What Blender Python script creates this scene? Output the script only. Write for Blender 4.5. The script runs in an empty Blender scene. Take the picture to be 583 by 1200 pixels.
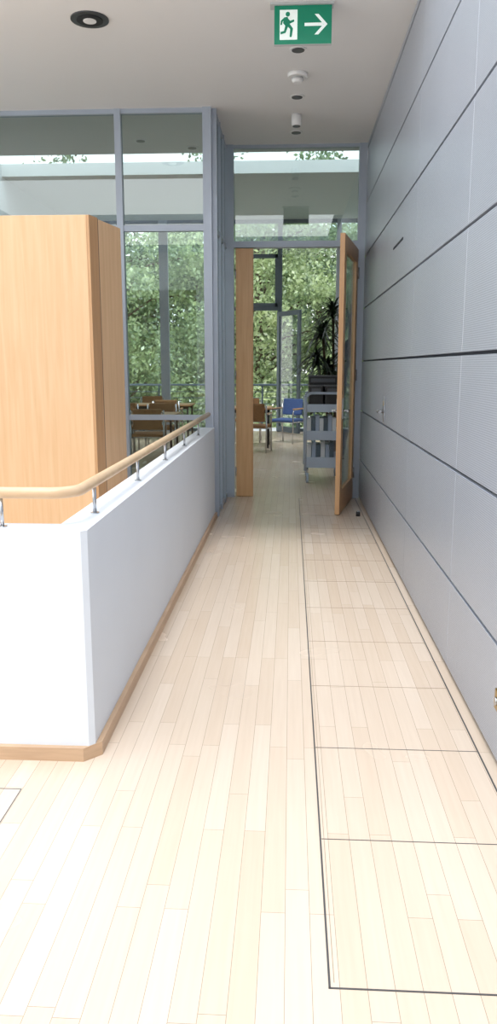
import bpy, bmesh, math, random
import numpy as np
from mathutils import Vector, Matrix
random.seed(4); rng=np.random.default_rng(7)
S=bpy.context.scene
S.view_settings.view_transform='Standard'
S.view_settings.exposure=0.27

def lin(c):
    return tuple(((v/255)/12.92 if v/255<=0.04045 else ((v/255+0.055)/1.055)**2.4) for v in c)+(1,)

# ---------------- materials
def newmat(name):
    m=bpy.data.materials.new(name); m.use_nodes=True
    nt=m.node_tree; b=nt.nodes['Principled BSDF']
    return m,nt,b
def plain(name,c,rough=0.5,metal=0.0,var=0.03,scale=6,emit=None):
    m,nt,b=newmat(name)
    N=nt.nodes; L=nt.links
    g=N.new('ShaderNodeNewGeometry'); n=N.new('ShaderNodeTexNoise'); n.inputs['Scale'].default_value=scale; n.inputs['Detail'].default_value=4
    L.new(g.outputs['Position'],n.inputs['Vector'])
    r=N.new('ShaderNodeValToRGB'); a=lin(c)
    r.color_ramp.elements[0].position=0.3; r.color_ramp.elements[1].position=0.7
    r.color_ramp.elements[0].color=tuple(x*(1-var) for x in a[:3])+(1,)
    r.color_ramp.elements[1].color=tuple(min(1,x*(1+var)) for x in a[:3])+(1,)
    L.new(n.outputs['Fac'],r.inputs['Fac']); L.new(r.outputs['Color'],b.inputs['Base Color'])
    b.inputs['Roughness'].default_value=rough; b.inputs['Metallic'].default_value=metal
    if emit:
        b.inputs['Emission Color'].default_value=a; b.inputs['Emission Strength'].default_value=emit
    return m
def wood(name,c1,c2,scale=(22,22,1.1),rough=0.4):
    m,nt,b=newmat(name); N=nt.nodes; L=nt.links
    g=N.new('ShaderNodeNewGeometry'); mp=N.new('ShaderNodeMapping'); mp.inputs['Scale'].default_value=scale
    n=N.new('ShaderNodeTexNoise'); n.inputs['Scale'].default_value=1.6; n.inputs['Detail'].default_value=7; n.inputs['Distortion'].default_value=0.6
    L.new(g.outputs['Position'],mp.inputs['Vector']); L.new(mp.outputs['Vector'],n.inputs['Vector'])
    r=N.new('ShaderNodeValToRGB'); r.color_ramp.elements[0].position=0.3; r.color_ramp.elements[1].position=0.7
    r.color_ramp.elements[0].color=lin(c1); r.color_ramp.elements[1].color=lin(c2)
    L.new(n.outputs['Fac'],r.inputs['Fac']); L.new(r.outputs['Color'],b.inputs['Base Color'])
    b.inputs['Roughness'].default_value=rough
    return m
def floormat():
    m,nt,b=newmat('maple_strip_floor'); N=nt.nodes; L=nt.links
    g=N.new('ShaderNodeNewGeometry'); sx=N.new('ShaderNodeSeparateXYZ'); cx=N.new('ShaderNodeCombineXYZ')
    L.new(g.outputs['Position'],sx.inputs[0]); L.new(sx.outputs['Y'],cx.inputs['X']); L.new(sx.outputs['X'],cx.inputs['Y'])
    br=N.new('ShaderNodeTexBrick'); br.offset=0.37; br.offset_frequency=3; br.squash=0.8; br.squash_frequency=2
    br.inputs['Scale'].default_value=1.0; br.inputs['Mortar Size'].default_value=0.0009
    br.inputs['Brick Width'].default_value=0.95; br.inputs['Row Height'].default_value=0.068
    br.inputs['Mortar Smooth'].default_value=0.2; br.inputs['Bias'].default_value=0.0
    br.inputs['Color1'].default_value=lin((222,205,187)); br.inputs['Color2'].default_value=lin((214,194,173)); br.inputs['Mortar'].default_value=lin((166,146,128))
    L.new(cx.outputs[0],br.inputs['Vector'])
    mp=N.new('ShaderNodeMapping'); mp.inputs['Scale'].default_value=(40,1.6,1)
    L.new(g.outputs['Position'],mp.inputs['Vector'])
    n=N.new('ShaderNodeTexNoise'); n.inputs['Scale'].default_value=1.5; n.inputs['Detail'].default_value=6
    L.new(mp.outputs[0],n.inputs['Vector'])
    r=N.new('ShaderNodeValToRGB'); r.color_ramp.elements[0].position=0.25; r.color_ramp.elements[1].position=0.75
    r.color_ramp.elements[0].color=(0.93,0.91,0.89,1); r.color_ramp.elements[1].color=(1,1,1,1)
    L.new(n.outputs['Fac'],r.inputs['Fac'])
    mx=N.new('ShaderNodeMixRGB'); mx.blend_type='MULTIPLY'; mx.inputs[0].default_value=0.8
    L.new(br.outputs['Color'],mx.inputs[1]); L.new(r.outputs['Color'],mx.inputs[2]); L.new(mx.outputs[0],b.inputs['Base Color'])
    n2=N.new('ShaderNodeTexNoise'); n2.inputs['Scale'].default_value=2.0; n2.inputs['Detail'].default_value=2
    L.new(g.outputs['Position'],n2.inputs['Vector'])
    mr=N.new('ShaderNodeMapRange'); mr.inputs['To Min'].default_value=0.22; mr.inputs['To Max'].default_value=0.30
    L.new(n2.outputs['Fac'],mr.inputs['Value']); L.new(mr.outputs[0],b.inputs['Roughness'])
    return m
def perfmat():
    m,nt,b=newmat('perforated_aluminium'); N=nt.nodes; L=nt.links
    g=N.new('ShaderNodeNewGeometry')
    mp=N.new('ShaderNodeMapping'); mp.inputs['Rotation'].default_value=(math.radians(45),0,0)
    L.new(g.outputs['Position'],mp.inputs['Vector'])
    s=N.new('ShaderNodeSeparateXYZ'); L.new(mp.outputs[0],s.inputs[0])
    def mth(op,a,v=None,b2=None):
        x=N.new('ShaderNodeMath'); x.operation=op; L.new(a,x.inputs[0])
        if v is not None: x.inputs[1].default_value=v
        if b2 is not None: L.new(b2,x.inputs[1])
        return x.outputs[0]
    k=2*math.pi/0.0135
    a=mth('SINE',mth('MULTIPLY',s.outputs['Y'],k)); c=mth('SINE',mth('MULTIPLY',s.outputs['Z'],k))
    d=mth('GREATER_THAN',mth('MULTIPLY',a,b2=c),0.40)
    n=N.new('ShaderNodeTexNoise'); n.inputs['Scale'].default_value=1.2
    L.new(g.outputs['Position'],n.inputs['Vector'])
    r=N.new('ShaderNodeValToRGB'); r.color_ramp.elements[0].color=lin((178,184,195)); r.color_ramp.elements[1].color=lin((194,199,208))
    L.new(n.outputs['Fac'],r.inputs['Fac'])
    mx=N.new('ShaderNodeMixRGB'); mx.inputs[2].default_value=lin((128,135,149))
    L.new(d,mx.inputs[0]); L.new(r.outputs[0],mx.inputs[1]); L.new(mx.outputs[0],b.inputs['Base Color'])
    b.inputs['Roughness'].default_value=0.38; b.inputs['Metallic'].default_value=0.25
    return m
def glassmat(name,tint,r0=0.05):
    m=bpy.data.materials.new(name); m.use_nodes=True; nt=m.node_tree; N=nt.nodes; L=nt.links
    N.remove(N['Principled BSDF']); out=N['Material Output']
    t=N.new('ShaderNodeBsdfTransparent'); t.inputs[0].default_value=tint
    gl=N.new('ShaderNodeBsdfGlossy'); gl.inputs['Roughness'].default_value=0.0
    f=N.new('ShaderNodeLayerWeight'); f.inputs['Blend'].default_value=0.5
    p=N.new('ShaderNodeMath'); p.operation='POWER'; p.inputs[1].default_value=4.5; L.new(f.outputs['Facing'],p.inputs[0])
    q=N.new('ShaderNodeMath'); q.operation='MULTIPLY_ADD'; q.inputs[1].default_value=0.8; q.inputs[2].default_value=r0; L.new(p.outputs[0],q.inputs[0])
    mx=N.new('ShaderNodeMixShader'); L.new(q.outputs[0],mx.inputs[0]); L.new(t.outputs[0],mx.inputs[1]); L.new(gl.outputs[0],mx.inputs[2]); L.new(mx.outputs[0],out.inputs['Surface'])
    return m
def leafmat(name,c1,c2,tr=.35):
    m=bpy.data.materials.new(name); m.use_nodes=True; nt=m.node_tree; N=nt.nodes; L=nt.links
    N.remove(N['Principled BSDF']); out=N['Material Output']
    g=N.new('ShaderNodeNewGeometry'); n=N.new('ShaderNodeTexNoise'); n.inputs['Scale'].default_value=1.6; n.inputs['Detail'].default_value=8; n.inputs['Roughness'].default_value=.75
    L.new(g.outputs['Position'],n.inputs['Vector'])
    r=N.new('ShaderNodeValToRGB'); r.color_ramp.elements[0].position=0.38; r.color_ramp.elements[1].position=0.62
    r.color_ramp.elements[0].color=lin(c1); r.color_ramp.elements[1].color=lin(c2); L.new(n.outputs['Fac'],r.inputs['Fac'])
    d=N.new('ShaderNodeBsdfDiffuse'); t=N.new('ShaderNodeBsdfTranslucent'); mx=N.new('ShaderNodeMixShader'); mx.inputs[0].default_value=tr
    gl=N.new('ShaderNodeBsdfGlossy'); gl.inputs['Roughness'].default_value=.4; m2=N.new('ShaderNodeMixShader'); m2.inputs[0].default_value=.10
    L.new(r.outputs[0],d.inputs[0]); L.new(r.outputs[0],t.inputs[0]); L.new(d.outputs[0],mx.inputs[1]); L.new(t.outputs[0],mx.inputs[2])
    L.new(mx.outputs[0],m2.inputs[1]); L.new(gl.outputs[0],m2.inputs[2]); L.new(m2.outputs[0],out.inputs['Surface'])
    return m

M_floor=floormat(); M_perf=perfmat()
M_white=plain('white_plaster',(222,228,235),0.7,var=0.015,scale=2)
M_ceil=plain('ceiling_plaster',(230,229,228),0.85,var=0.01,scale=1)
M_wall=plain('wall_paint',(225,226,226),0.8,var=0.01)
M_back=plain('dark_shadow_gap',(50,54,62),0.8)
M_groove=plain('groove_rubber',(78,76,76),0.6)
M_fine=plain('fine_joint',(150,130,110),0.6)
M_frame=plain('painted_steel_greyblue',(172,181,194),0.4,0.2)
M_dframe=plain('window_frame_grey',(92,106,116),0.45,0.2)
M_steel=plain('brushed_steel',(190,192,195),0.25,1.0)
M_wood=wood('maple_veneer',(206,166,124),(218,180,140))
M_wood2=wood('maple_edge',(172,130,90),(188,146,104))
M_rail=wood('handrail_beech',(210,178,142),(222,194,160),scale=(6,6,20),rough=0.35)
M_base=wood('baseboard_oak',(188,156,126),(204,172,140),scale=(3,3,30))
M_door=wood('door_wood',(206,156,108),(220,174,126),rough=0.35)
M_glass=glassmat('interior_glass',(0.87,0.93,0.93,1),.06)
M_glassT=glassmat('tinted_transom_glass',(0.72,0.80,0.80,1),.13)
M_wglass=glassmat('window_glass',(0.96,0.98,0.98,1),.03)
M_green=plain('sign_green',(0,128,96),0.4,emit=0.10)
M_signw=plain('sign_white',(235,245,240),0.4,emit=0.2)
M_grey=plain('sign_housing',(190,192,192),0.5)
M_black=plain('black_plastic',(28,28,31),0.5)
M_dlight=plain('downlight_reflector',(80,82,86),0.3,0.5)
M_plw=plain('white_plastic',(235,235,235),0.4)
M_cart=plain('trolley_greyblue',(178,190,207),0.4,0.05)
M_blue=plain('blue_fabric',(76,102,154),0.9,var=0.1,scale=40)
M_brown=plain('tan_fabric',(150,112,76),0.9,var=0.1,scale=40)
M_brass=plain('brass',(180,150,90),0.3,1.0)
M_soil=plain('soil',(60,42,30),0.9)
M_pot=plain('pot_ceramic',(90,92,96),0.5)
M_trunk=plain('bark',(84,70,56),0.9,var=0.3,scale=20)
M_drac=leafmat('dracaena_leaf',(14,30,12),(34,58,24),.12)
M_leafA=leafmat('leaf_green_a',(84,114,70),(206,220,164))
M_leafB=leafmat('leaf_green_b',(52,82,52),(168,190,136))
M_grass=plain('grass',(74,98,48),0.9,var=0.2)

# ---------------- builder
class B:
    def __init__(s,name,mats):
        s.name=name; s.mats=list(mats); s.bm=bmesh.new()
    def _mi(s,m):
        if m not in s.mats: s.mats.append(m)
        return s.mats.index(m)
    def box(s,x0,x1,y0,y1,z0,z1,m=None,bev=0,rz=0,piv=None,rx=0):
        m=m or s.mats[0]
        x0,x1=sorted((x0,x1)); y0,y1=sorted((y0,y1)); z0,z1=sorted((z0,z1))
        r=bmesh.ops.create_cube(s.bm,size=1)
        vs=r['verts']; c=Vector(((x0+x1)/2,(y0+y1)/2,(z0+z1)/2))
        bmesh.ops.scale(s.bm,vec=(x1-x0,y1-y0,z1-z0),verts=vs)
        bmesh.ops.translate(s.bm,vec=c,verts=vs)
        fs=list({f for v in vs for f in v.link_faces})
        for f in fs: f.material_index=s._mi(m)
        if bev>0:
            es=list({e for v in vs for e in v.link_edges})
            rr=bmesh.ops.bevel(s.bm,geom=es,offset=bev,segments=2,affect='EDGES',profile=0.5)
            for f in rr['faces']: f.material_index=s._mi(m)
            vs=list({v for f in rr['faces'] for v in f.verts}|{v for v in vs if v.is_valid})
        if rx: bmesh.ops.rotate(s.bm,cent=Vector(piv or c),matrix=Matrix.Rotation(rx,3,'X'),verts=vs)
        if rz: bmesh.ops.rotate(s.bm,cent=Vector(piv or c),matrix=Matrix.Rotation(rz,3,'Z'),verts=vs)
        return vs
    def cyl(s,p0,p1,r,m=None,seg=16,r2=None,cap=True):
        m=m or s.mats[0]; p0=Vector(p0); p1=Vector(p1); d=p1-p0
        q=d.to_track_quat('Z','Y').to_matrix().to_4x4(); q.translation=(p0+p1)/2
        rr=bmesh.ops.create_cone(s.bm,cap_ends=cap,segments=seg,radius1=r,radius2=r if r2 is None else r2,depth=d.length,matrix=q)
        for f in {f for v in rr['verts'] for f in v.link_faces}:
            f.material_index=s._mi(m)
            if len(f.verts)==4: f.smooth=True
        return rr['verts']
    def tube(s,pts,r,m=None,seg=12):
        m=m or s.mats[0]; pts=[Vector(p) for p in pts]; rings=[]
        for i,p in enumerate(pts):
            t=(pts[min(i+1,len(pts)-1)]-pts[max(i-1,0)]).normalized()
            up=Vector((0,0,1)) if abs(t.z)<0.9 else Vector((1,0,0))
            a=t.cross(up).normalized(); b=a.cross(t).normalized()
            rings.append([s.bm.verts.new(p+a*r*math.cos(2*math.pi*k/seg)+b*r*math.sin(2*math.pi*k/seg)) for k in range(seg)])
        mi=s._mi(m)
        for i in range(len(rings)-1):
            for k in range(seg):
                f=s.bm.faces.new((rings[i][k],rings[i][(k+1)%seg],rings[i+1][(k+1)%seg],rings[i+1][k])); f.material_index=mi; f.smooth=True
        for rg in (rings[0],rings[-1]):
            f=s.bm.faces.new(rg); f.material_index=mi
    def prism(s,poly,z0,z1,m=None):
        m=m or s.mats[0]; mi=s._mi(m)
        a=[s.bm.verts.new((x,y,z0)) for x,y in poly]; b=[s.bm.verts.new((x,y,z1)) for x,y in poly]
        fs=[s.bm.faces.new(a[::-1]),s.bm.faces.new(b)]
        n=len(poly)
        for i in range(n): fs.append(s.bm.faces.new((a[i],a[(i+1)%n],b[(i+1)%n],b[i])))
        for f in fs: f.material_index=mi
    def prismY(s,poly,y0,y1,m=None):
        m=m or s.mats[0]; mi=s._mi(m)
        a=[s.bm.verts.new((x,y0,z)) for x,z in poly]; b=[s.bm.verts.new((x,y1,z)) for x,z in poly]
        fs=[s.bm.faces.new(a),s.bm.faces.new(b[::-1])]; n=len(poly)
        for i in range(n): fs.append(s.bm.faces.new((a[i],b[i],b[(i+1)%n],a[(i+1)%n])))
        for f in fs: f.material_index=mi
    def done(s,loc=None,rz=0):
        bmesh.ops.recalc_face_normals(s.bm,faces=s.bm.faces)
        xs=[v.co for v in s.bm.verts]
        c=Vector(((min(v.x for v in xs)+max(v.x for v in xs))/2,(min(v.y for v in xs)+max(v.y for v in xs))/2,min(v.z for v in xs)))
        if loc is None: bmesh.ops.translate(s.bm,vec=-c,verts=s.bm.verts)
        me=bpy.data.meshes.new(s.name); s.bm.to_mesh(me); s.bm.free()
        for m in s.mats: me.materials.append(m)
        o=bpy.data.objects.new(s.name,me); S.collection.objects.link(o)
        o.location=c if loc is None else Vector(loc)
        o.rotation_euler[2]=rz
        return o

YE=8.86; YL=7.62; CZ=3.835; XR=0.822; XS=.80; RC=4.7; YF=18.0
XL=-5.0; XRR=3.4; YB=-2.5; YC=4.95
# ---------------- shell
b=B('floor',[M_floor]); b.box(XL-.1,XRR+.1,YB-.1,YF+.1,-.2,0); b.done()
b=B('ceiling',[M_ceil]); b.box(XL,XR+.1,YC,YL+.05,CZ,CZ+.3); b.box(-.78,XR+.1,YL+.05,YE+.05,CZ,CZ+.3); b.done()
b=B('ceiling_room',[M_ceil]); b.box(XL,XRR,YL-.05,12.5,RC,RC+.2); b.box(XL,XRR,13.8,YF+.1,RC,RC+.2)
b.box(XL,-.78,YL-.05,YL+.1,CZ+.3,RC); b.box(-.85,-.75,YL+.1,YE,CZ+.3,RC); b.box(-.78,XRR,YE-.05,YE+.1,CZ+.3,RC); b.done()
b=B('wall_right',[M_back]); b.box(XR,XR+.2,YB,YE+.05,0,CZ+.6); b.done()
b=B('wall_left',[M_wall]); b.box(XL-.1,XL,YL-.3,YF,0,RC+.2); b.box(XL-.1,XL,YB,YL-.3,0,.9); b.box(XL-.1,XL,YB,YL-.3,CZ-.05,CZ+.3); b.done()
b=B('window_5',[M_frame,M_wglass])
for y in (-2.45,-.5,1.45,3.4,5.35,7.27): b.box(XL-.09,XL-.01,y-.04,y+.04,.9,CZ-.05)
for z in (.94,2.6,CZ-.09): b.box(XL-.08,XL-.02,YB+.05,YL-.35,z-.03,z+.03)
b.box(XL-.052,XL-.048,YB+.05,YL-.35,.95,CZ-.1,M_wglass); b.done()
b=B('wall_back',[M_wall]); b.box(XL,XR+.2,YB-.1,YB,0,CZ+.3); b.done()
b=B('wall_room_right',[M_wall]); b.box(XRR,XRR+.1,YE,YF,0,RC+.2); b.done()
b=B('wall_room_front',[M_wall]); b.box(XR+.2,XRR,YE-.05,YE+.1,0,RC+.2); b.done()
b=B('skylight_frame',[M_frame])
for y in (1.0,): b.box(XL,XR+.1,y-.03,y+.03,CZ+.15,CZ+.3)
b.box(XL,XR+.1,YB,YB+.08,CZ+.15,CZ+.3); b.box(XL,XR+.1,YC-.08,YC,CZ+.15,CZ+.3)
b.done()

# ---------------- right wall panels
zs=[.012,.454,1.005,1.556,2.125,2.675,3.23,3.78]
b=B('perforated_wall_panels',[M_perf])
ys=[YB,-.6,.85,2.3,3.72,5.25,6.7,8.1,YE-.03]
for i in range(len(zs)-1):
    for j in range(len(ys)-1):
        y0,y1=ys[j],ys[j+1]
        b.box(XS,XR,y0+.0022,y1-.0022,zs[i]+.0075,zs[i+1]-.0075,bev=.002)
b.box(XS,XR,YB,YE-.03,3.7875,CZ-.003)
b.done()
b=B('trim_right',[M_groove]); b.box(.753,.759,YB,YE-.06,0,.0012); b.done()
b=B('wall_slot',[M_back]); b.box(XS-.004,XS+.002,5.85,6.37,2.397,2.413); b.done()
b=B('wall_door_handle',[M_steel,M_brass])
hy_=6.62
b.box(XS-.01,XS-.001,hy_-.03,hy_+.03,1.03,1.25,bev=.003)
b.cyl((XS-.01,hy_,1.12),(XS-.06,hy_,1.12),.013); b.cyl((XS-.055,hy_+.005,1.12),(XS-.055,hy_-.13,1.12),.012)
b.box(XS-.014,XS-.009,hy_-.01,hy_+.01,1.17,1.21,M_brass)
b.done()
b=B('wall_key_switch',[M_brass,M_steel]); b.box(XS-.012,XS-.001,2.72,2.79,.22,.30,bev=.004); b.cyl((XS-.012,2.755,.26),(XS-.02,2.755,.26),.016,M_steel); b.done()

# ---------------- floor grooves
GX=.111; b=B('trim_floor_duct',[M_groove,M_fine])
b.box(GX-.0028,GX+.0028,1.642,8.75,0,.0012); b.box(GX-.003,.752,1.6395,1.6445,0,.0012)
b.box(GX+.011,GX+.0125,1.66,8.75,0,.001,M_fine)
y=1.642; k=0
while y<8.0:
    y+=.6065; k+=1
    w_=.0016 if k<=2 else .0012
    b.box(GX+.004,.752,y-w_,y+w_,0,.001,M_groove if k<=2 else M_fine)
b.box(-.9580,-.9550,1.2,2.49,0,.001); b.box(-1.9,-.9550,2.487,2.49,0,.001)
b.done()

# ---------------- parapet
PX=-.745; PY=2.715; PH=.905; TH=.13
b=B('parapet_wall',[M_white])
c=.02
b.prism([(XL,PY),(PX-c,PY),(PX,PY+c),(PX,YL-.055),(PX-TH,YL-.055),(PX-TH,PY+TH),(XL,PY+TH)],0,PH); b.done()
b=B('baseboard_parapet',[M_base])
e=.022;c=.06
b.prism([(XL,PY-e),(PX+e-c,PY-e),(PX+e,PY-e+c),(PX+e,YL-.055),(PX,YL-.055),(PX,PY+.02),(PX-.02,PY),(XL,PY)],0,.055); 
b.done()
b=B('handrail',[M_rail,M_steel])
RX=PX-.055; RY=PY+.065; rz=1.035; R=.10
pts=[(XL+.02,RY,rz),(-3,RY,rz),(RX-R,RY,rz)]
for k in range(1,8):
    a=-math.pi/2+k*(math.pi/2)/8
    pts.append((RX-R+R*math.cos(a),RY+R+R*math.sin(a),rz))
pts+=[(RX,RY+R,rz),(RX,5,rz),(RX,YL-.08,rz)]
b.tube(pts,.022,M_rail,16)
for x in (-1.08,-1.98,-2.88,-3.78): b.cyl((x,RY,PH),(x,RY,rz-.02),.007,M_steel); b.cyl((x,RY,PH),(x,RY,PH+.004),.018,M_steel)
for y in (3.07,3.98,4.88,5.78,6.68): b.cyl((RX,y,PH),(RX,y,rz-.02),.008,M_steel); b.cyl((RX,y,PH),(RX,y,PH+.004),.018,M_steel)
b.done()

# ---------------- wooden cabinet
b=B('wooden_tall_cabinet',[M_wood,M_wood2,M_back])
zt=2.43
b.prism([(-3.6,5.02),(-1.30,5.02),(-1.19,5.47),(-3.6,5.47)],0,zt-.01,M_wood)
b.box(-3.6,-1.29,5.0,5.019,0,zt,M_wood,bev=.002)
b.prism([(-1.292,5.003),(-1.272,4.999),(-1.244,5.11),(-1.262,5.115)],0,zt,M_wood2)
b.prism([(-1.262,5.122),(-1.249,5.118),(-1.176,5.47),(-1.19,5.475)],0,zt-.005,M_wood)
b.prism([(-1.262,5.108),(-1.247,5.106),(-1.244,5.122),(-1.26,5.126)],0,zt-.006,M_back)
b.box(-2.402,-2.398,4.999,5.0,0,zt-.01,M_back)
b.done()

# ---------------- glass partition left (Y=YL)
ZT=2.785
b=B('window_1',[M_frame,M_glass,M_glassT])
def fr(x0,x1,z0,z1,y0=YL-.04,y1=YL+.04,m=M_frame): b.box(x0,x1,y0,y1,z0,z1,m)
for x in (-4.96,-2.95,-1.63): fr(x-.03,x+.03,0,CZ)
fr(-.835,-.755,0,CZ,YL-.05,YL+.05)
for z,h in ((.03,.03),(1.0,.025),(ZT,.028),(CZ-.02,.02)): fr(-4.95,-.8,z-h,z+h,YL-.03,YL+.03)
for x0,x1 in ((-4.93,-2.98),(-2.92,-1.66),(-1.60,-.83)):
    b.box(x0,x1,YL-.004,YL+.004,.06,ZT-.02,M_glass); b.box(x0,x1,YL-.004,YL+.004,ZT+.02,CZ-.03,M_glassT)
b.done()
b=B('window_2',[M_frame,M_glass])
SX=-.735
for y,w in ((YL+.02,.015),(YL+.42,.015),(YL+.84,.015)): b.box(SX-.025,SX+.025,y-w,y+w,0,CZ,M_frame)
for z in (.03,ZT,CZ-.02): b.box(SX-.015,SX+.015,YL,YE-.05,z-.025,z+.025,M_frame)
for y0,y1 in ((YL+.04,YL+.40),(YL+.44,YL+.82),(YL+.86,YE-.05)):
    b.box(SX-.004,SX+.004,y0,y1,.06,ZT-.02,M_glass); b.box(SX-.004,SX+.004,y0,y1,ZT+.02,CZ-.05,M_glassT)
b.done()
b=B('window_3',[M_frame,M_glassT])
b.box(-.745,-.64,YE-.05,YE+.05,0,CZ,M_frame)
b.box(.715,.798,YE-.05,YE+.05,0,CZ,M_frame)
b.box(-.64,.715,YE-.05,YE+.05,ZT-.005,ZT+.06,M_frame); b.box(-.64,.715,YE-.03,YE+.03,CZ-.03,CZ,M_frame)
b.box(-.64,.715,YE-.004,YE+.004,ZT+.06,CZ-.03,M_glassT)
b.done()
b=B('door_1',[M_door,M_steel])
b.box(-.62,-.432,YE-.03,YE+.03,.005,ZT-.01,M_door,bev=.004)
b.box(-.434,-.425,YE-.02,YE+.02,.005,ZT-.01,M_door)
for z in (.3,1.4,2.5): b.cyl((-.622,YE-.035,z-.05),(-.622,YE-.035,z+.05),.008,M_steel)
b.done()
W=1.10; hx,hy=.705,YE-.045
b=B('door_2',[M_door,M_glass,M_steel])
def dl(x0,x1,z0,z1,t=.024,m=M_door,bev=.003): b.box(hx-x1,hx-x0,hy-t,hy+t,z0,z1,m,bev=bev)
dl(0,.14,.01,2.75); dl(W-.14,W,.01,2.75); dl(.14,W-.14,.01,.25); dl(.14,W-.14,2.60,2.75)
dl(.14,W-.14,.25,2.60,.005,M_glass,0)
for sgn in (-1,1):
    yy=hy+sgn*.024
    b.box(hx-W+.045,hx-W+.085,yy,yy+sgn*.008,.98,1.18,M_steel)
    b.cyl((hx-W+.065,yy,1.06),(hx-W+.065,yy+sgn*.055,1.06),.010,M_steel)
    b.cyl((hx-W+.055,yy+sgn*.052,1.06),(hx-W+.19,yy+sgn*.052,1.06),.010,M_steel)
for z in (.3,1.4,2.5): b.cyl((hx+.002,hy-.03,z-.06),(hx+.002,hy-.03,z+.06),.009,M_steel)
bmesh.ops.rotate(b.bm,cent=Vector((hx,hy,0)),matrix=Matrix.Rotation(math.radians(78.5),3,'Z'),verts=b.bm.verts)
b.done()
b=B('door_stopper',[M_black,M_steel]); b.cyl((.70,7.72,0),(.70,7.72,.045),.022,M_black); b.cyl((.70,7.72,.045),(.70,7.72,.052),.016,M_steel); b.done()

# ---------------- exit sign
sx,sy=.058,5.58; q=1.053
b=B('exit_sign',[M_grey,M_green,M_signw])
b.box(sx-.205*q,sx+.2,sy-.03,sy+.05,CZ-.014,CZ,M_grey)
b.box(sx-.19,sx+.19,sy-.012,sy+.012,CZ-.25,CZ-.014,M_grey)
f=sy-.012
b.box(sx-.188,sx+.188,f-.003,f,CZ-.247,CZ-.016,M_green)
zc=CZ-.131
g=f-.0035
def P(pts,m,d): b.prismY([(sx+x*q,zc+z*q) for x,z in pts],g-d,g+.001,m)
P([(-.145,-.085),(-.035,-.085),(-.035,.085),(-.145,.085)],M_signw,.001)
P([(-.095+.014*math.cos(a*math.pi/6),.060+.014*math.sin(a*math.pi/6)) for a in range(12)],M_green,.002)
P([(-.118,.042),(-.096,.045),(-.082,.003),(-.106,-.010),(-.124,.01)],M_green,.0022)
P([(-.100,.042),(-.080,.022),(-.056,.030),(-.054,.018),(-.082,.006),(-.102,.026)],M_green,.0024)
P([(-.116,.042),(-.138,.024),(-.141,.0),(-.131,.0),(-.127,.018),(-.112,.028)],M_green,.0026)
P([(-.106,.0),(-.084,.006),(-.062,-.022),(-.070,-.070),(-.083,-.070),(-.080,-.024)],M_green,.0028)
P([(-.108,.004),(-.092,-.008),(-.108,-.046),(-.140,-.054),(-.140,-.041),(-.118,-.035)],M_green,.003)
P([(.01,-.009),(.125,-.009),(.125,.009),(.01,.009)],M_signw,.001)
P([(.072,.058),(.096,.058),(.152,0),(.128,0)],M_signw,.0012)
P([(.072,-.058),(.128,0),(.152,0),(.096,-.058)],M_signw,.0014)
b.done()

# ---------------- ceiling fittings
b=B('recessed_downlight',[M_dlight,M_plw,M_black])
dx_,dy_=-1.40,5.73
b.cyl((dx_,dy_,CZ-.008),(dx_,dy_,CZ),.13,M_dlight,32); b.cyl((dx_,dy_,CZ-.012),(dx_,dy_,CZ-.008),.09,M_black,32); b.cyl((dx_,dy_,CZ-.016),(dx_,dy_,CZ-.012),.045,M_plw,24); b.done()
for yy in (6.32,7.35,8.40):
    b=B('recessed_downlight',[M_plw,M_dlight]); b.cyl((.032,yy,CZ-.006),(.032,yy,CZ),.065,M_plw,24); b.cyl((.032,yy,CZ-.010),(.032,yy,CZ-.006),.048,M_dlight,24); b.done()
b=B('smoke_detector',[M_plw,M_grey]); b.cyl((.032,6.81,CZ-.03),(.032,6.81,CZ),.078,M_plw,24,r2=.083); b.cyl((.032,6.81,CZ-.045),(.032,6.81,CZ-.03),.045,M_grey,24); b.cyl((.032,6.81,CZ-.07),(.032,6.81,CZ-.045),.035,M_plw,24,r2=.052); b.done()
b=B('ceiling_spotlight',[M_plw,M_dlight]); b.cyl((.032,7.85,CZ-.10),(.032,7.85,CZ),.047,M_plw,24); b.cyl((.032,7.85,CZ-.104),(.032,7.85,CZ-.10),.037,M_dlight,24); b.done()
for (x,yy) in ((-1.6,10.4),(-3.0,9.8),(-.1,10.6),(.1,11.6),(-2.2,11.8),(-1.5,12.2)):
    b=B('recessed_downlight',[M_plw,M_dlight]); b.cyl((x,yy,RC-.008),(x,yy,RC),.10,M_plw,24); b.cyl((x,yy,RC-.012),(x,yy,RC-.008),.065,M_dlight,24); b.done()

# ---------------- far facade windows
b=B('window_4',[M_dframe,M_wglass,M_frame])
y0,y1=YF-.05,YF+.05
px=[XL+.03,-4.21,-2.9,-1.58,-.26,1.05,2.36,XRR-.03]
for x in px: b.box(x-(.10 if x==-2.9 else .05),x+(.10 if x==-2.9 else .05),y0,y1,0,RC,M_frame if x in(-2.9,1.05) else M_dframe)
for xa,xb in ((XL,-1.58),(1.05,XRR)):
    b.box(xa,xb,y0+.01,y1-.01,0,.07)
b.box(-1.58,-.26,y0+.01,y1-.01,2.74,2.82)
b.box(XL,XRR,y0+.01,y1-.01,RC-.08,RC); b.box(-.26,1.05,y0+.01,y1-.01,0,.07)
for i in range(len(px)-1):
    if i==3: b.box(px[i],px[i+1],YF-.003,YF+.003,2.8,RC,M_wglass); continue
    b.box(px[i],px[i+1],YF-.003,YF+.003,.05,RC,M_wglass)
for (xa,xb) in ((-.98,-.92),(-.37,-.31)): b.box(xa,xb,y0-.02,y1,2.82,3.96)
b.box(-.98,-.31,y0-.02,y1,2.82,2.9); b.box(-.98,-.31,y0-.02,y1,3.88,3.96)
b.done()
b=B('door_3',[M_dframe,M_wglass])
hx2,hy2=-.30,YF-.08
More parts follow.
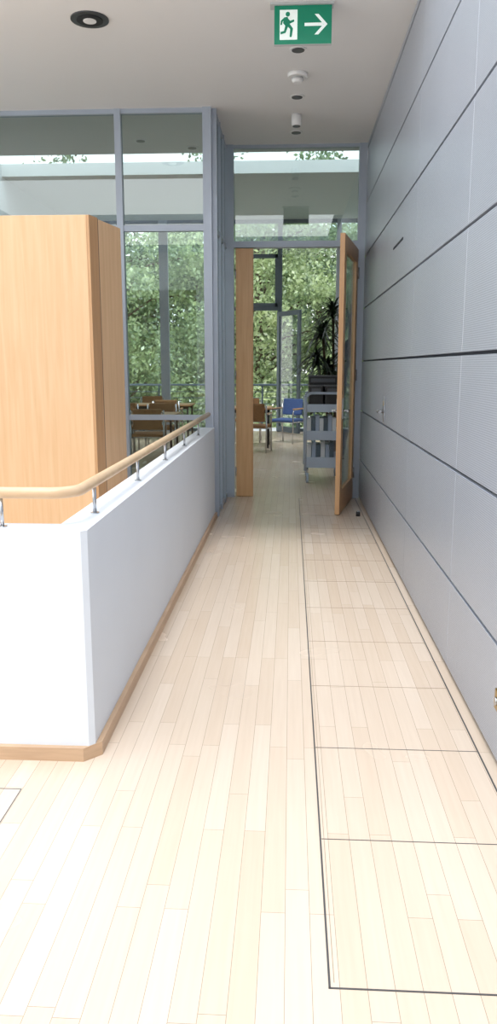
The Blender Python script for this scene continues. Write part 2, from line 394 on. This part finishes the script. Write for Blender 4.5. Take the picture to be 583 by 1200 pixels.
for (xa,xb,za,zb) in ((0,.09,.02,2.70),(.81,.90,.02,2.70),(.09,.81,.02,.14),(.09,.81,2.60,2.70)):
    b.box(hx2+xa,hx2+xb,hy2-.025,hy2+.025,za,zb)
b.box(hx2+.09,hx2+.81,hy2-.004,hy2+.004,.14,2.60,M_wglass)
bmesh.ops.rotate(b.bm,cent=Vector((hx2,hy2,0)),matrix=Matrix.Rotation(math.radians(-56),3,'Z'),verts=b.bm.verts)
b.done()
b=B('balcony_slab',[M_wall]); b.box(XL,XRR,YF+.1,YF+1.5,-.25,-.03); b.done()
b=B('balcony_railing',[M_dframe])
for x in (-4.6,-3.3,-2.0,-.7,.6,1.9,3.2): b.box(x-.02,x+.02,YF+1.36,YF+1.40,-.03,1.02)
b.tube([(XL,YF+1.38,1.04),(XRR,YF+1.38,1.04)],.025)
for z in (.12,.27,.42,.57,.72,.87): b.tube([(XL,YF+1.38,z),(XRR,YF+1.38,z)],.008,seg=8)
b.done()

# ---------------- book trolley
b=B('book_trolley',[M_cart,M_black,M_steel])
tx0,tx1,ty0,ty1=.20,.66,9.95,10.65
for y in (ty0,ty1):
    pts=[(tx0,y,.16),(tx0,y,1.08)]
    for k in range(1,6):
        a=math.pi-k*math.pi/12; pts.append((tx0+.08+.08*math.cos(a),y,1.08+.08*math.sin(a)))
    pts.append((tx0+.08,y,1.16)); pts.append((tx1-.08,y,1.16))
    for k in range(1,6):
        a=math.pi/2-k*math.pi/12; pts.append((tx1-.08+.08*math.cos(a),y,1.08+.08*math.sin(a)))
    pts+=[(tx1,y,1.08),(tx1,y,.16)]
    b.tube(pts,.018,M_cart,10)
    b.box(tx0,tx1,y-.006,y+.006,.20,.34,M_cart,bev=.002); b.box(tx0,tx1,y-.006,y+.006,.56,.68,M_cart,bev=.002); b.box(tx0,tx1,y-.006,y+.006,.92,1.02,M_cart,bev=.002)
for z in (.20,.58,.94):
    b.box(tx0,tx1,ty0,ty1,z,z+.02,M_cart); b.box(tx0,tx0+.012,ty0,ty1,z,z+.06,M_cart); b.box(tx1-.012,tx1,ty0,ty1,z,z+.06,M_cart)
for x in (tx0+.03,tx1-.03):
    for y in (ty0+.03,ty1-.03):
        b.cyl((x,y,.10),(x,y,.2),.012,M_steel); b.cyl((x-.016,y,.065),(x+.016,y,.065),.065,M_cart,20); b.cyl((x-.018,y,.065),(x+.018,y,.065),.03,M_black,16)
b.done()
b=B('storage_crates',[M_black,M_dlight])
for (x0,x1,y0_,y1_,z0,z1) in ((.24,.42,9.97,10.3,.961,1.26),(.44,.62,9.97,10.3,.961,1.26),(.24,.62,10.33,10.62,.961,1.38)):
    b.box(x0,x1,y0_,y1_,z0,z1,M_black,bev=.01); b.box(x0+.03,x1-.03,y0_-.004,y0_,z1-.09,z1-.04,M_dlight)
    b.box(x0-.008,x1+.008,y0_-.008,y1_+.008,z1-.02,z1,M_dlight,bev=.004)
b.done()
b=B('file_boxes',[M_cart,M_dframe,M_plw])
for i in range(7):
    x=.225+i*.055; b.box(x,x+.05,10.2,10.5,.601,.601+.22+.02*(i%3),[M_plw,M_dframe,M_cart][i%3])
for i in range(6):
    x=.23+i*.06; b.box(x,x+.054,10.2,10.5,.221,.221+.26+.03*(i%2),[M_plw,M_cart,M_dframe][i%3])
b.done()

# ---------------- chairs & tables
def chair(loc,rz,fab,legm=M_steel):
    b=B('armchair',[fab,legm,M_wood2])
    b.box(-.24,.24,-.23,.23,.42,.48,fab,bev=.02)
    b.box(-.22,.22,.20,.25,.54,.86,fab,bev=.02,rx=math.radians(-8))
    for x in (-.25,.25):
        b.tube([(x,-.21,0),(x,-.20,.62),(x,-.16,.66),(x,.22,.67)],.013,legm,8)
        b.tube([(x,.27,0),(x,.22,.45),(x,.25,.84)],.013,legm,8)
        b.box(x-.025,x+.025,-.19,.20,.665,.69,M_wood2,bev=.008)
        b.tube([(x,-.205,.42),(x,.22,.42)],.010,legm,8)
    b.tube([(-.25,-.205,.42),(.25,-.205,.42)],.010,legm,8); b.tube([(-.25,.22,.43),(.25,.22,.43)],.010,legm,8)
    b.tube([(-.25,.25,.8),(.25,.25,.8)],.010,legm,8)
    b.done(loc=loc,rz=rz)
def table(loc,w,d):
    b=B('cafe_table',[M_wood2,M_black])
    b.box(-w/2,w/2,-d/2,d/2,.71,.74,M_wood2,bev=.005)
    for x in (-w/2+.06,w/2-.06):
        for y in (-d/2+.06,d/2-.06): b.cyl((x,y,0),(x,y,.71),.018,M_black,10)
    b.box(-w/2+.06,w/2-.06,-d/2+.05,-d/2+.07,.65,.71,M_black); b.box(-w/2+.06,w/2-.06,d/2-.07,d/2-.05,.65,.71,M_black)
    b.done(loc=loc)
table((-.80,14.6,0),.9,.8)
chair((-.06,15.3,0),math.radians(-30),M_blue)
chair((-.62,13.7,0),math.radians(170),M_brown)
chair((-.85,15.5,0),0,M_brown)
table((-2.6,12.6,0),1.5,.8)
chair((-2.2,11.9,0),math.radians(185),M_brown); chair((-2.9,11.9,0),math.radians(172),M_brown)
chair((-2.25,13.35,0),math.radians(5),M_brown); chair((-2.95,13.35,0),0,M_brown)
table((-2.7,15.8,0),1.4,.8); chair((-2.4,15.1,0),math.pi,M_brown); chair((-3.0,16.5,0),0,M_brown)

# ---------------- dracaena
b=B('potted_dracaena',[M_pot,M_soil,M_trunk,M_drac])
cx,cy=.78,13.2
b.cyl((cx,cy,0),(cx,cy,.40),.16,M_pot,24,r2=.21); b.cyl((cx,cy,.40),(cx,cy,.405),.19,M_soil,24)
mi=3
for (dx,dy,h,n) in ((-.26,-.05,2.1,100),(-.08,.12,2.45,90),(.14,.05,1.8,90),(-.16,.10,1.5,90),(.22,-.1,2.3,80),(-.34,.0,1.7,80),(.0,-.1,1.35,80)):
    top=Vector((cx+dx,cy+dy,h)); b.tube([(cx+dx*.2,cy+dy*.2,.38),(cx+dx*.7,cy+dy*.7,h*.6),top],.022,M_trunk,8)
    for i in range(n):
        az=random.uniform(0,2*math.pi); el=random.uniform(-.2,1.3); Lf=random.uniform(.35,.6); w=.022
        d=Vector((math.cos(az)*math.cos(el),math.sin(az)*math.cos(el),math.sin(el))); side=d.cross(Vector((0,0,1))).normalized()
        prev=None; st=top-Vector((0,0,random.uniform(0,.18)))
        for k in range(6):
            t=k/5; p=st+d*Lf*t+Vector((0,0,-.38*Lf*1.6*t*t)); ww=w*(1-t)**.6+.001
            cur=(b.bm.verts.new(p-side*ww),b.bm.verts.new(p+side*ww))
            if prev:
                f=b.bm.faces.new((prev[0],prev[1],cur[1],cur[0])); f.material_index=mi
            prev=cur
b.done()

# ---------------- outside trees
b=B('garden_ground',[M_grass]); b.box(-40,40,YF+2,70,-4.2,-4); b.done()
def treemesh(name,mat,n,rx,rzz,zc,leaf,nb=70,spread=.5):
    cen=rng.normal(size=(nb,3)); cen/=np.linalg.norm(cen,axis=1)[:,None]; cen*=rng.uniform(.2,1,(nb,1))**.5
    cen*=np.array([rx,rx,rzz]); cen[:,2]+=zc
    idx=rng.integers(0,nb,n); P0=cen[idx]+rng.normal(size=(n,3))*np.array([spread,spread,spread*.6])
    a=rng.normal(size=(n,3)); a/=np.linalg.norm(a,axis=1)[:,None]; c_=rng.normal(size=(n,3)); u=np.cross(a,c_); u/=np.linalg.norm(u,axis=1)[:,None]
    s=rng.uniform(.6,1.3,(n,1))*leaf
    V=np.empty((n,4,3)); V[:,0]=P0-a*s; V[:,1]=P0+u*s*.55; V[:,2]=P0+a*s; V[:,3]=P0-u*s*.55
    bb=B('x',[M_trunk]); bb.tube([(0,0,0),(.1,.05,zc*.5),(-.1,0,zc),(.1,0,zc+rzz*.6)],.14,M_trunk,10)
    for i in range(0,nb,2):
        z0=min(zc+rzz*.4,max(zc*.5,cen[i,2]-1)); bb.tube([(0,0,z0),tuple(cen[i]*np.array([.5,.5,1])-np.array([0,0,.2])),tuple(cen[i])],.03,M_trunk,6)
    bb.bm.verts.index_update(); tv=[tuple(v.co) for v in bb.bm.verts]; tf=[tuple(v.index for v in f.verts) for f in bb.bm.faces]; bb.bm.free()
    k=len(tv); verts=tv+[tuple(p) for p in V.reshape(-1,3)]; faces=tf+[(k+4*i,k+4*i+1,k+4*i+2,k+4*i+3) for i in range(n)]
    me=bpy.data.meshes.new(name); me.from_pydata(verts,[],faces)
    me.materials.append(M_trunk); me.materials.append(mat)
    me.polygons.foreach_set('material_index',[0]*len(tf)+[1]*n)
    return me
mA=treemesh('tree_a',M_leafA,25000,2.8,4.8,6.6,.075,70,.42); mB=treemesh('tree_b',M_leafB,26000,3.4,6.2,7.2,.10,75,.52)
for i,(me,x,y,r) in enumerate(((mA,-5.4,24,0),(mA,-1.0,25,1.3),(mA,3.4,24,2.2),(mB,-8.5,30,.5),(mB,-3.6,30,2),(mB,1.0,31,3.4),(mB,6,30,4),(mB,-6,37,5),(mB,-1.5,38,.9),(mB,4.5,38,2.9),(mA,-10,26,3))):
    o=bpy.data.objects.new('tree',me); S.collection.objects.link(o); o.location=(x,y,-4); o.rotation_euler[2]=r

# ---------------- light
w=bpy.data.worlds.new('sky_world'); S.world=w; w.use_nodes=True
N=w.node_tree.nodes; L=w.node_tree.links; bg=N['Background']
g=N.new('ShaderNodeTexCoord'); sp=N.new('ShaderNodeSeparateXYZ'); L.new(g.outputs['Generated'],sp.inputs[0])
r=N.new('ShaderNodeValToRGB'); r.color_ramp.elements[0].position=0.0; r.color_ramp.elements[0].color=(1,1,1,1); r.color_ramp.elements[1].position=.8; r.color_ramp.elements[1].color=(.84,.91,1,1)
L.new(sp.outputs['Z'],r.inputs[0]); L.new(r.outputs[0],bg.inputs['Color']); bg.inputs['Strength'].default_value=2.25
sun=bpy.data.lights.new('sun','SUN'); sun.energy=1.7; sun.angle=math.radians(14); sun.color=(1,.98,.95)
so=bpy.data.objects.new('sun',sun); S.collection.objects.link(so)
so.rotation_euler=Vector((.05,.42,-.87)).to_track_quat('-Z','Y').to_euler(); so.location=(0,0,20)

# ---------------- camera
cam=bpy.data.cameras.new('camera'); co=bpy.data.objects.new('camera',cam); S.collection.objects.link(co)
cam.sensor_fit='VERTICAL'; cam.sensor_height=36; cam.lens=27; cam.clip_start=.05
co.location=(0,0,1.5); co.rotation_euler=(math.radians(90-10.758),0,math.radians(3.093))
S.camera=co
